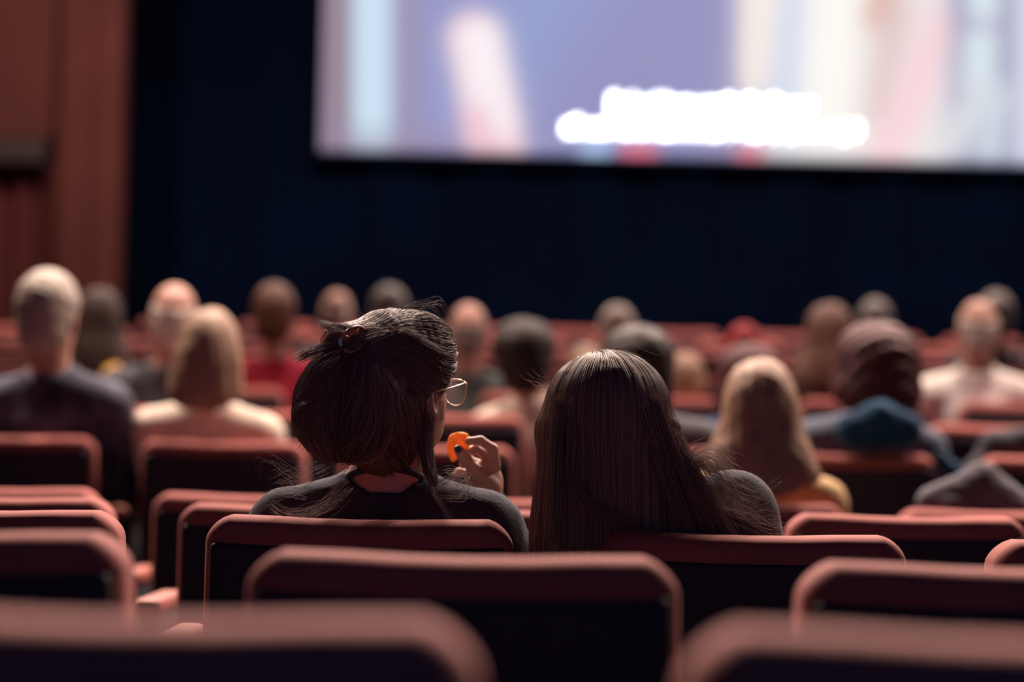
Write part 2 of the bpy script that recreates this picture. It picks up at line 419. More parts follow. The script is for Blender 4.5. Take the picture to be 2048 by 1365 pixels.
# ------------------------------------------------------------------ cinema seats
TILT = math.tan(math.radians(9))
def seat_meshes():
    hw = SEATW/2
    def deform(v, z_top=TOPZ):
        v = v.copy(); u = v[:, 0]/hw; up = np.clip((v[:, 2]-(TOPZ-.16))/.16, 0, 1)
        v[:, 2] -= .011*(1-u**2)*up**2                                    # top edge dips in the middle
        v[:, 0] *= 1+.045*np.clip((TOPZ-v[:, 2])/.45, 0, 1)              # a little wider lower down
        v[:, 1] += .020*u**2                                              # wraps round the sitter
        v[:, 1] += TILT*(TOPZ-v[:, 2]); return v
    ph = .25
    v, f = round_box(hw, .068, ph, .038, 5, 7); v = v+np.array([0, .068, TOPZ-ph])
    # shoulders of the pad slope off at the two top corners
    cor = np.clip((np.abs(v[:, 0])-(hw-.055))/.055, 0, 1)*np.clip((v[:, 2]-(TOPZ-.1))/.1, 0, 1); v[:, 2] -= .022*cor**1.6
    back = (deform(v), f)
    hp = (TOPZ-.047-.34)/2; v, f = round_box(hw-.011, .018, hp, .012, 3, 5); v = v+np.array([0, .010, .34+hp]); panel = (deform(v), f)
    v, f = round_box(hw-.02, .22, .055, .04, 3, 4); v = v+np.array([0, .40, .40]); v[:, 2] += .06*(v[:, 1]-.4); cush = (v, f)
    v, f = round_box(.030, .19, .020, .018, 3, 3); v = v+np.array([-PITCHX/2, .26, .655]); arm = (v, f)
    v, f = round_box(.018, .15, .32, .010, 2, 2); v = v+np.array([-PITCHX/2, .27, .32]); side = (v, f)
    v, f = round_box(hw-.035, .012, .19, .010, 2, 5); v = v+np.array([0, .131, TOPZ-.255]); front = (deform(v), f)  # unseen dark insert, added to cut red bounce onto the sitters' backs
    return dict(backrest=back, back_panel=panel, added_dark_pad=front, seat_cushion=cush, armrest=arm, side_support=side)
ORD = ['first', 'second', 'third', 'fourth', 'fifth', 'sixth', 'seventh', 'eighth', 'ninth', 'tenth', 'eleventh', 'twelfth', 'thirteenth', 'fourteenth']
ROWN = {-2: 'nearest row', -1: 'second row from the camera', 0: 'row of the two sharp women'}
SPECIAL = {(-2, 0): 'very blurred red seat back at the bottom left corner', (-2, 1): 'very blurred red seat back at the bottom right corner',
           (-1, 0): 'blurred red seat back low at the left edge, broad lit flank', (-1, 1): 'large blurred red seat back in the bottom centre with black rear panel',
           (-1, 2): 'blurred red seat back low at the right edge, second row from camera',
           (0, 0): 'sharp red seat back at the left edge level with the women', (0, 1): 'sharp red seat whose back hides the woman with the hair clip',
           (0, 2): 'sharp red seat whose back hides the long-haired leaning woman', (0, 3): 'sharp red seat corner peeping in at the right edge'}
ADJ = {(0, 0): .008, (0, 1): .006, (0, 2): -.006, (-1, 0): .012, (0, 3): -.008, (1, 0): .004}
def build_seats():
    M = seat_meshes(); mats = dict(backrest=VELVET, back_panel=SHELL, added_dark_pad=PAD, seat_cushion=PAD, armrest=ARMPAD, side_support=STEEL); me = {}
    for k in range(-2, 11):
        y, z = row_y(k), row_floor(k)
        xs = [ROWX[k]+PITCHX*n for n in range(-12, 14)]
        xs = [x for x in xs if -330*0-SEATW*.62 < (x*F/y+1024)/F*y and (x-SEATW*.52)*F/y+1024 < 2060 and x > XL+.4 and (k < 10 or x > -2.1)]
        for i, x in enumerate(xs):
            t = empty('cinema_seat', (x, y, z+ADJ.get((k, i), random.uniform(-.004, .004))))
            if k not in (-2, -1, 0): t.rotation_euler[2] = math.radians(random.uniform(-1, 1))
            rn = ROWN.get(k, '%s row ahead of the sharp women' % ORD[k-1])
            lab = SPECIAL.get((k, i), 'red cinema seat, %s from the left, %s' % (ORD[i], rn))
            tag(t, lab, 'seat', 'cinema seats')
            for nme, (v, f) in M.items():
                if nme not in me:
                    o = mesh_obj(nme, v, f, mats[nme], t); me[nme] = o.data
                else:
                    o = bpy.data.objects.new(nme, me[nme]); link(o, t)

# ------------------------------------------------------------------ people
HP = (0, .215, 1.10)
def head_prims():
    P = [ell((0, .197, 1.215), (.076, .096, .095)), ell((0, .235, 1.155), (.061, .072, .085), .03), ell((0, .272, 1.100), (.026, .024, .022), .03),
         cap((0, .300, 1.19), (0, .322, 1.152), .008, .012, .012), ell((0, .303, 1.125), (.022, .010, .007), .008), ell((0, .302, 1.117), (.019, .010, .006), .006),
         cap((-.035, .288, 1.21), (.035, .288, 1.21), .011, .011, .02)]
    for s in (-1, 1):
        P += [ell((s*.031, .314, 1.188), (.017, .016, .012), .012, op='s'), ell((s*.031, .290, 1.188), .0125, .003)]
        P += [ell((s*.077, .205, 1.165), (.010, .020, .033), .010), ell((s*.083, .214, 1.165), (.006, .010, .020), .006, op='s')]
    return P
def neck_prims(): return [cap((0, .240, .955), (0, .212, 1.10), .062, .056, .03)]
def torso_prims():
    P = [ell((0, .29, .53), (.175, .13, .11), .05), ell((0, .285, .67), (.15, .11, .15), .06), ell((0, .262, .84), (.168, .108, .16), .06)]
    for s in (-1, 1): P += [cap((0, .242, .99), (s*.165, .245, .935), .045, .058, .05)]
    return P
def arm_prims(s, elbow=None, wrist=None, sh=None):
    sh = np.array((s*.185, .245, .925) if sh is None else sh); el = np.array((s*.228, .31, .69) if elbow is None else elbow); wr = np.array((s*.195, .50, .72) if wrist is None else wrist)
    return [cap(sh, el, .052, .042, .03), cap(el, wr, .041, .028, .02)]
def hand_simple(s):
    w0 = np.array((s*.195, .50, .72)); P = [ell(w0+(0, .05, -.002), (.040, .052, .017), .02)]
    for i in range(4):
        b = w0+np.array(((i-1.5)*.020, .085, 0)); L = (.05, .06, .056, .042)[i if s < 0 else 3-i]
        P += chain([b, b+(0, L*.6, .004), b+(0, L*.95, -.018)], [.0095, .0085, .0075], .004)
    b = w0+np.array((-s*.035, .03, 0)); P += chain([b, b+(-s*.02, .035, -.004), b+(-s*.02, .062, -.012)], [.012, .0105, .009], .006)
    return P
def leg_prims():
    P = []
    for s in (-1, 1):
        P += [cap((s*.09, .32, .52), (s*.115, .72, .51), .085, .062, .04), cap((s*.115, .72, .51), (s*.115, .69, .09), .058, .040, .03), cap((s*.115, .68, .05), (s*.125, .86, .036), .040, .034, .03)]
    return P

def hair_vol(style, h):
    """hair shapes in the frame of the standard head; the face side stays open"""
    cut = dict(t='f', fn=lambda X: ((X[..., 1]-.262)*.80-(X[..., 2]-1.235)*.60), lo=None, hi=None, k=.01, M=None, op='i')
    cap_ = [ell((0, .190, 1.222), (.089, .108, .103), .02), ell((0, .160, 1.150), (.074, .070, .080), .03)]
    disp = lambda X: .003*fbm(X, 60, 3)
    ears = [ell((s*.088, .205, 1.160), (.030, .030, .035), .008, op='s') for s in (-1, 1)]
    if style == 'short': P = cap_+ears+[cut]
    elif style == 'fringe':
        top = dict(t='f', fn=lambda X: X[..., 2]-1.235-.25*(X[..., 1]-.19), lo=None, hi=None, k=.01, M=None, op='i')
        P = inflate(cap_, -.010)+ears+[cut, top]; disp = lambda X: .004*fbm(X, 80, 3)
    elif style == 'bowl': P = [ell((0, .190, 1.215), (.120, .120, .110), .02), ell((0, .160, 1.140), (.098, .082, .085), .03), ell((0, .160, 1.085), (.085, .068, .075), .03), cut]; disp = lambda X: .005*fbm(X, 50, 5)
    elif style == 'bob': P = cap_+[ell((0, .155, 1.12), (.112, .088, .13), .05), ell((0, .15, 1.035), (.122, .075, .085), .05), cut]; disp = lambda X: .004*fbm(X*np.array([1, 1, .25]), 90, 8)
    elif style == 'long': P = [ell((0, .190, 1.220), (.094, .110, .103), .03), ell((0, .150, 1.07), (.125, .090, .16), .07), ell((.0, .115, .94), (.185, .062, .125), .10), cut]; disp = lambda X: .004*fbm(X*np.array([1, 1, .2]), 110, 9)
    elif style == 'curly': P = [ell((0, .175, 1.200), (.135, .125, .120), .03), ell((0, .150, 1.10), (.142, .105, .10), .05), cut]; disp = lambda X: .007*fbm(X, 150, 2)
    elif style == 'beanie':
        edge = dict(t='f', fn=lambda X: 1.185-X[..., 2]-.15*(X[..., 1]-.2), lo=None, hi=None, k=.01, M=None, op='i')
        P = [ell((0, .195, 1.225), (.092, .112, .115), .02), edge]; disp = lambda X: .002*np.sin(X[..., 0]*300)
    return Vol(P, h, disp=disp)

PEOPLE = [  # px, top y, row, style, hair colour, clothing, tilt, turn, label
    (97, 537, 3, 'short', 'silver', 'plaid', 0, -12, 'grey short-haired person in a dark patterned jacket at the left edge'),
    (202, 575, 5, 'long', 'brown', 'brown', 2, 0, 'dark long-haired person half hidden right of the patterned-jacket person'),
    (352, 568, 4, 'fringe', 'palegrey', 'slate', 3, 5, 'balding person in grey behind the cream-sweater person'),
    (425, 615, 3, 'bob', 'blonde', 'cream', 2, 0, 'blonde person in a cream sweater on the left'),
    (550, 565, 5, 'short', 'auburn', 'crimson', 0, 4, 'auburn short-haired person in a crimson top'),
    (675, 583, 7, 'fringe', 'palegrey', 'slate', 0, 0, 'distant bald person right of the crimson-topped person'),
    (780, 570, 6, 'short', 'grey', 'slate', 0, 0, 'distant grey-haired person above the hair clip woman'),
    (938, 608, 5, 'fringe', 'grey', 'sage', 0, 0, 'balding person right of the hair clip woman'),
    (1040, 632, 4, 'bowl', 'black', 'cream', -8, -8, 'dark thick-haired person in beige between the two sharp women'),
    (1235, 610, 6, 'short', 'palegrey', 'slate', 0, 0, 'far pale-haired person above the long-haired woman'),
    (1172, 690, 5, 'short', 'blonde', 'sage', 0, 0, 'fair-haired small person just behind the crown of the long-haired woman'),
    (1268, 640, 3, 'bowl', 'black', 'slate', -8, 5, 'dark-haired person leaning left ahead of the long-haired woman'),
    (1362, 690, 5, 'short', 'blonde', 'crimson', -14, 0, 'fair-haired person peeking out right of the dark leaning head'),
    (1496, 685, 4, 'curly', 'maroon', 'blue', 0, 0, 'dark red-haired person right in front of the long blonde-haired person'),
    (1487, 648, 6, 'beanie', 'scarlet', 'slate', 0, 0, 'far person in a scarlet red knitted hat'),
    (1520, 716, 2, 'long', 'honey', 'butter', 0, 0, 'long blonde-haired person in a pale yellow top on the right'),
    (1660, 605, 5, 'long', 'auburn', 'brown', 2, 4, 'brown long-haired person left of the big curly head'),
    (1750, 598, 7, 'short', 'grey', 'slate', 0, 0, 'far grey-haired person above the big curly head'),
    (1758, 640, 3, 'curly', 'maroon', 'slateblue', 3, 0, 'person with big dark red curls and a slate jacket'),
    (1958, 600, 5, 'fringe', 'palegrey', 'white', 0, 0, 'bald person in a bright white shirt at the right'),
    (1992, 583, 7, 'short', 'grey', 'slate', 0, 0, 'far person peeking out behind the white-shirted bald person')]
HAIRC = dict(silver=(0.336, 0.288, 0.248), brown=(0.035, 0.017, 0.013), palegrey=(.55, .46, .40), blonde=(0.285, 0.178, 0.122), auburn=(0.098, 0.041, 0.026), grey=(0.208, 0.176, 0.168),
             black=(0.018, 0.012, 0.011), maroon=(0.064, 0.017, 0.021), scarlet=(0.650, 0.020, 0.030), honey=(0.285, 0.175, 0.115))
CLOTHC = dict(plaid=(0.056, 0.060, 0.086), mustard=(0.525, 0.294, 0.056), slate=(0.070, 0.070, 0.084), cream=(0.64, 0.545, 0.45), crimson=(0.315, 0.015, 0.038), sage=(0.070, 0.084, 0.084),
              blue=(0.048, 0.064, 0.176), butter=(0.434, 0.294, 0.140), brown=(.07, .04, .03), slateblue=(0.070, 0.084, 0.119), white=(.90, .84, .79))
def build_people():
    h = .013
    B = Vol(head_prims()+neck_prims()+torso_prims()+arm_prims(1)+arm_prims(-1)+hand_simple(1)+hand_simple(-1)+leg_prims(), h)
    v, f = B.mesh()
    Hd = Vol(head_prims()+neck_prims(), .005, lo=(-.12, .06, 1.02), hi=(.12, .36, 1.34)); v2, f2 = Hd.mesh()
    keep = (v[f][:, :, 2].mean(1) < 1.045); f = f[keep]; f = np.concatenate([f, f2+len(v)]); v = np.concatenate([v, v2])
    nk = [cap((0, .245, .93), (0, .230, 1.02), .060, .058, .03)]; nh = cap((0, .222, 1.05), (0, .20, 1.25), .066, .085, .008, op='s')
    T = Vol(inflate(torso_prims()+arm_prims(1)+arm_prims(-1)+nk, .013)+[nh], h, disp=lambda X: .003*fbm(X, 30, 1)); tv, tf = T.mesh()
    L = Vol(inflate(leg_prims()+torso_prims()[:1], .010), h, disp=lambda X: .003*fbm(X, 25, 4)); lv, lf = L.mesh()
    HV = {}; body = tm = lm = None
    trous = mat('dark_trousers', (.03, .03, .045), .9)
    for px, py, k, style, hc, cc, tilt, turn, lab in PEOPLE:
        if style not in HV: HV[style] = hair_vol(style, .006).mesh()
        top = HV[style][0][:, 2].max() if style != 'fringe' else 1.31
        R = Matrix.Rotation(math.radians(tilt), 4, 'Y') @ Matrix.Rotation(math.radians(turn), 4, 'Z')
        y = row_y(k)+.21; tgt = W(px, py, y); fl = row_floor(k)
        s = (tgt[2]-fl)/top
        hl = R @ Vector((0, .19, top))*s
        o = mesh_obj('person', v, f, SKIN) if body is None else use_mesh('person', body, None)
        body = o.data
        o.matrix_world = Matrix.Translation((tgt[0]-hl[0], row_y(k)+.02, fl)) @ R @ Matrix.Scale(s, 4)
        tag(o, lab, 'person', 'audience')
        c = CLOTHC[cc]; cm = mat('cloth_'+cc, c, .9, sheen=.1, noise=.85 if cc == 'plaid' else .08, nscale=11 if cc == 'plaid' else 20)
        if tm is None: t = mesh_obj('sweater', tv, tf, cm, o); tm = t.data
        else: t = use_mesh('sweater', tm, cm, o)
        if lm is None: t = mesh_obj('trousers', lv, lf, trous, o); lm = t.data
        else: t = use_mesh('trousers', lm, trous, o)
        hm = mat('hair_'+hc, HAIRC[hc], .55, noise=.25, nscale=60, bump=.4, spec=.25)
        if isinstance(HV[style], tuple) and len(HV[style]) == 2:
            t = mesh_obj('knitted_hat' if style == 'beanie' else 'hair', *HV[style], hm, o); HV[style] = (HV[style][0], HV[style][1], t.data)
        else: t = use_mesh('knitted_hat' if style == 'beanie' else 'hair', HV[style][2], hm, o)

# ------------------------------------------------------------------ the two women in focus
def woman(root, prims_fine, parts, label):
    """one body mesh from several implicit blocks of different fineness; parts: name -> (vol, material)"""
    V, Fc, n = [], [], 0
    for vol, keep in prims_fine:
        v, f = vol.mesh()
        if keep is not None: f = f[keep(v[f].mean(1))]
        V.append(v-root); Fc.append(f+n); n += len(v)
    o = mesh_obj('person', np.concatenate(V), np.concatenate(Fc), SKIN, loc=root); tag(o, label, 'person', 'audience')
    for nm, vol, m in parts:
        v, f = vol.mesh(); mesh_obj(nm, v-root, f, m, o)
    return o
def unit(v): return v/np.maximum(np.linalg.norm(v, axis=-1, keepdims=True), 1e-9)
DENIM = mat('dark_blue_jeans', (.03, .035, .06), .9)

def build_clip_woman():
    yb = row_y(0)+.02; tgt = W(813, 640, yb+.2); s = tgt[2]/1.31
    root = np.array([W(778, 700, yb+.2)[0], yb, 0.0]); B = trans(root) @ scl(s)
    hx = (tgt[0]-root[0])/s
    HM = B @ trans((hx, 0, 0)) @ rot('Z', -38, HP) @ rot('X', 7, HP)
    hl = lambda p: (HM @ np.array([*p, 1.0]))[:3]
    loc = lambda p: (p-root)/s
    YH = 4.17; wr = W(965, 1005, YH+.01); el = W(1050, 1180, YH-.03)
    arms = arm_prims(-1)+arm_prims(1, loc(el), loc(wr))
    hand = [ell(W(968, 962, YH+.012), (.030, .019, .036), .015), cap(wr, W(970, 972, YH+.012), .027, .026, .02), cap(el+(wr-el)*.5, wr, .033*s, .027, .02)]
    ph = lambda L: [W(x, y, YH+d) for x, y, d in L]
    hand += chain(ph([(990, 932, .004), (986, 899, .0), (961, 882, -.006), (938, 883, -.012)]), [.0100, .0090, .0080, .0070], .004)
    hand += chain(ph([(984, 940, .022), (973, 911, .018), (951, 899, .008), (936, 903, .0)]), [.0100, .0092, .0082, .0072], .004)
    hand += chain(ph([(974, 950, .038), (956, 930, .036), (937, 920, .028), (926, 930, .022)]), [.0098, .0088, .0078, .0070], .004)
    hand += chain(ph([(962, 962, .046), (938, 948, .044), (918, 945, .036), (910, 953, .030)]), [.0088, .0078, .0070, .0062], .004)
    hand += chain(ph([(982, 975, -.004), (952, 945, -.016), (930, 918, -.020), (917, 900, -.020)]), [.0150, .0115, .0100, .0085], .008)
    body = Vol(xf(neck_prims()+torso_prims()+leg_prims()+hand_simple(-1), B)+xf(arms, B), .0105)
    head = Vol(xf(head_prims(), HM)+xf(neck_prims(), B @ trans((hx*.5, 0, 0))), .0036)
    hv = Vol(hand, .0019, pad=.012)
    nk = [cap((0, .245, .93), (0, .232, 1.0), .060, .056, .03)]
    neckhole = cap((0, .225, 1.03), (0, .20, 1.25), .068, .085, .008, op='s')
    top = Vol(xf(inflate(torso_prims()+arms+nk, .014)+[neckhole], B), .007, disp=lambda X: .0022*fbm(X, 28, 1)+.0012*fbm(X, 70, 6))
    leg = Vol(xf(inflate(leg_prims()+torso_prims()[:1], .010), B), .012)
    knit = mat('charcoal_navy_sweatshirt', (.026, .029, .042), .95, sheen=.3, noise=.15, nscale=220, bump=.4)
    o = woman(root, [(body, None), (head, None), (hv, None)], [('sweatshirt', top, knit), ('jeans', leg, DENIM)],
              'young woman with hair pinned up in a claw clip, glasses, dark sweatshirt, eating')
    # ribbed collar
    a = np.linspace(0, 2*math.pi, 40, endpoint=False)
    ring = [(B @ np.array([.073*math.cos(t), .230+.070*math.sin(t), 1.014-.03*math.sin(t), 1]))[:3]-root for t in a]
    v, f = tube(ring, .0065, 8, closed=True); mesh_obj('collar', v, f, knit, o)
    # dark thumb nail
    c = W(916, 899, YH-.0285); v, f = round_box(.0052, .0016, .0065, .0015, 2, 2); R = np.array(Matrix.Rotation(math.radians(-35), 3, 'Y'))
    mesh_obj('thumb_nail', v @ R.T+c-root, f, mat('dark_nail_polish', (.012, .006, .014), .2, spec=.6), o)
    # ---- hair: pinned-up volume
    HB = mat('dark_brown_hair_mass', (.05, .033, .030), .9, spec=.05, noise=.3, nscale=90)
    P = xf([ell((0, .190, 1.222), (.090, .110, .103), .02), ell((0, .150, 1.150), (.076, .072, .078), .03), ell((0, .160, 1.095), (.060, .050, .055), .03)], HM)
    cut = [ell(hl((0, .345, 1.135)), (.105*s, .105*s, .120*s), .012, op='s'), ell(hl((.088, .225, 1.145)), (.026, .034, .046), .012, op='s')]
    P += [ell(W(852, 708, 3.97), (.046, .055, .058), .03)]+cut+[ell(W(690, 832, 3.855), (.080, .068, .076), .04), ell(W(698, 765, 3.862), (.064, .058, .060), .04), ell(W(706, 690, 3.880), (.034, .040, .030), .03)]
    hvv = Vol(P, .0045, disp=lambda X: .0025*fbm(X, 70, 11))
    v, f = hvv.mesh(); hm = mesh_obj('hair', v-root, f, HB, o)
    HAIR = hair_mat('dark_brown_hair_strands', (.16, .094, .084))
    C = W(710, 682, 3.848)
    st = surface_points(hvv, 11000, lambda c: np.ones(len(c), bool))
    def d1(Pp, i):
        v = C-Pp; sw = np.cross(v, [0, 1, .2]); return unit(v)+.25*unit(sw)*np.sin(Pp[:, :1]*60)
    G = grow(hvv, st, d1, 20, .0065, .0015+rng.uniform(-.001, .004, 11000)**1, .0006)
    PS, RS = [G], [(.00050, .00026)]
    def L(pts, n, sp, flare=1.0, seed=0, r=(.0004, .0002), k=22): PS.append(lock([W(*p) for p in pts], n, sp, k, flare, seed)); RS.append(r)
    # ends sticking out above the clip and fanning off to the left
    L([(730, 665, 3.86), (690, 655, 3.855), (662, 652, 3.86), (640, 647, 3.87)], 60, .004, .9, 1)
    L([(700, 672, 3.85), (668, 668, 3.84), (655, 690, 3.84), (660, 712, 3.84)], 70, .0045, 1.1, 2)
    L([(705, 690, 3.84), (665, 695, 3.83), (625, 705, 3.83), (596, 716, 3.84)], 90, .0035, 1.6, 3)
    L([(690, 710, 3.83), (650, 725, 3.82), (622, 750, 3.82), (606, 775, 3.83)], 80, .006, 1.3, 4)
    for i, (x, y) in enumerate([(640, 745), (630, 775), (622, 805), (618, 835), (624, 865)]):
        L([(x+40, y-30, 3.80), (x+5, y-5, 3.80), (x-18, y+12, 3.81), (x-32, y+26, 3.82)], 26, .006, 1.3, 10+i, (.00028, .00014))
    L([(640, 800, 3.79), (600, 815, 3.80), (588, 840, 3.80), (612, 868, 3.79)], 30, .0018, .8, 20)
    # heavy swept top strand to the right and temple hair
    L([(735, 690, 3.835), (775, 672, 3.86), (820, 672, 3.87), (870, 700, 3.90), (905, 715, 3.95)], 160, .005, .8, 5)
    L([(780, 630, 3.95), (840, 640, 3.94), (885, 675, 3.95), (902, 715, 3.97), (904, 750, 3.98)], 150, .004, .7, 6)
    L([(862, 800, 3.93), (856, 845, 3.93), (858, 900, 3.92), (868, 955, 3.90), (872, 972, 3.89)], 200, .0045, .35, 8)
    L([(850, 830, 3.91), (848, 890, 3.905), (856, 940, 3.89), (866, 968, 3.885)], 160, .007, .4, 9)
    # strays: loops over the crown, nape, wisps over the shoulders
    L([(840, 622, 3.93), (862, 606, 3.93), (884, 608, 3.94), (898, 640, 3.95)], 12, .004, 1, 30, (.00026, .00014))
    L([(800, 628, 3.92), (830, 612, 3.92), (870, 622, 3.93), (905, 668, 3.95)], 14, .006, 1.2, 31, (.00026, .00014))
    L([(690, 915, 3.86), (640, 945, 3.86), (600, 975, 3.86), (560, 990, 3.85)], 8, .010, 2.0, 32, (.00026, .00014))
    for i in range(6):
        x = 545+i*14; L([(650, 930, 3.86), (610-i*12, 945+i*6, 3.86), (x-10, 905+i*16, 3.86), (x-26, 935+i*8, 3.87)], 4, .010, 1.5, 40+i, (.00022, .00012))
    L([(690, 960, 3.875), (660, 1000, 3.86), (620, 1025, 3.855), (570, 1030, 3.85), (540, 1012, 3.85)], 22, .005, 1.2, 33, (.00028, .00014))
    L([(700, 980, 3.87), (665, 1010, 3.86), (620, 1030, 3.855), (585, 1045, 3.85)], 26, .006, 1.4, 34, (.00028, .00014))
    L([(870, 960, 3.89), (900, 950, 3.90), (930, 962, 3.91), (925, 985, 3.89), (885, 985, 3.87)], 34, .006, 1.3, 35, (.00028, .00014))
    L([(860, 960, 3.885), (870, 990, 3.87), (885, 1012, 3.86), (900, 1036, 3.85)], 14, .003, 1.5, 36, (.00028, .00014))
    st = surface_points(hvv, 260, lambda c: np.ones(len(c), bool)); g = hvv.grad(st); tdir = unit(C-st)
    k = 12; t = np.linspace(0, 1, k)[None, :, None]; Lh = rng.uniform(.015, .05, (260, 1, 1)); rd = unit(rng.normal(size=(260, 3)))
    PS.append(st[:, None]+Lh*(t*(.5*g+.55*tdir+.45*rd)[:, None]+t**2*(.35*unit(rng.normal(size=(260, 3)))-.25*g)[:, None])); RS.append((.00024, .00012))
    so = curves_obj('hair_strands', PS, RS, HAIR, hm, root); so['kind'] = 'stuff'
    # ---- glasses
    gm = mat('gold_wire_frame', (.75, .55, .42), .25, metal=1); gl = mat('spectacle_lens', (.9, .92, .95), .03, spec=.5); gl.node_tree.nodes['Principled BSDF'].inputs['Alpha'].default_value = .14
    g0 = hl((0, .315, 1.19)); ge = empty('glasses', g0); tag(ge, 'thin gold angular glasses worn by the woman with the claw clip', 'glasses')
    H = lambda L: [hl(p)-g0 for p in L]
    for sg in (-1, 1):
        a = np.linspace(0, 2*math.pi, 28, endpoint=False); loop = []
        for t in a:
            x, z = .027*math.cos(t), .024*math.sin(t)
            if x > 0 and z > 0: x *= 1+.35*(math.sin(2*t))**2; z *= 1+.12*math.sin(2*t)**2
            loop.append((sg*(.038+x*1.06), .322-.18*abs(.037+x)**1.3, 1.170+z))
        v, f = tube(H(loop), .0012, 8, closed=True); rim = mesh_obj('rim', v, f, gm, ge)
        mesh_obj('lens', H(loop), [tuple(range(28))], gl, rim)
        v, f = tube(H([(sg*.072, .312, 1.189), (sg*.077, .29, 1.187), (sg*.083, .25, 1.184), (sg*.085, .21, 1.182), (sg*.083, .185, 1.165)]), .0014, 8); mesh_obj('temple', v, f, gm, ge)
    v, f = tube(H([(-.011, .320, 1.176), (0, .325, 1.181), (.011, .320, 1.176)]), .0011, 8); mesh_obj('bridge', v, f, gm, ge)
    # ---- claw clip
    cm = mat('tortoiseshell_clip', (.42, .17, .07), .2, noise=.5, nscale=60, spec=.8); c0 = W(707, 682, 3.83)
    ce = empty('claw_clip', c0); tag(ce, 'brown glossy claw clip holding up the dark hair', 'hair clip')
    Q = lambda L: smooth_path([W(*p)-c0 for p in L], 16)
    for nm, pts, r in (('jaw', [(686, 682, 3.823), (689, 668, 3.818), (703, 658, 3.822), (719, 654, 3.835), (728, 659, 3.845)], .0028),
                       ('jaw', [(688, 698, 3.822), (694, 705, 3.816), (708, 703, 3.818), (720, 694, 3.826), (730, 684, 3.838)], .0026)):
        pp = Q(pts); v, f = tube(pp, r, 8); j = mesh_obj(nm, v, f, cm, ce)
        for q in (3, 6, 9, 12):
            a = pp[q]; b = W(707, 680, 3.842)-c0; v, f = tube([a, a+(b-a)*.45+np.array([0, -.004, 0]), a+(b-a)*.8], [.0018, .0015, .0009], 6); mesh_obj('tooth', v, f, cm, j)
    v, f = tube(Q([(684, 676, 3.825), (681, 684, 3.824), (683, 693, 3.824)]), .0042, 10); mesh_obj('hinge', v, f, mat('clip_spring_steel', (.7, .66, .62), .2, metal=1), ce)
    # ---- the snack
    cc = W(914, 893, YH-.004); n, mrad = 36, 7; out = [(894, 884), (900, 870), (918, 864), (936, 868), (941, 884), (938, 898), (922, 912), (906, 926), (898, 916), (893, 900)]
    bd = smooth_path([W(x, y, YH-.004) for x, y in out+out[:1]], n+1)[:n]-cc; V, Fc = [], []
    for side in (-1, 1):
        for i in range(mrad+1):
            for j in range(n):
                p = bd[j]*(i/mrad)*(1-.03*(i == mrad)); q = p.copy(); q[1] += side*.0022*(1 if i < mrad else .35)-9*(p[0]**2)+5*p[2]**2+.0012*math.sin(p[0]*260+p[2]*190); V.append(q)
    m1 = (mrad+1)*n
    for i in range(mrad):
        for j in range(n):
            a, b, c, d = i*n+j, i*n+(j+1) % n, (i+1)*n+(j+1) % n, (i+1)*n+j; Fc += [(a, b, c, d), (m1+d, m1+c, m1+b, m1+a)]
    for j in range(n): Fc.append((mrad*n+j, mrad*n+(j+1) % n, m1+mrad*n+(j+1) % n, m1+mrad*n+j))
    o = mesh_obj('corn_chip', V, Fc, mat('orange_corn_chip', (.95, .56, .10), .6, noise=.2, nscale=120, bump=.5, sss=.6), loc=cc)
    tag(o, 'curled orange snack chip held between thumb and fingers', 'snack')

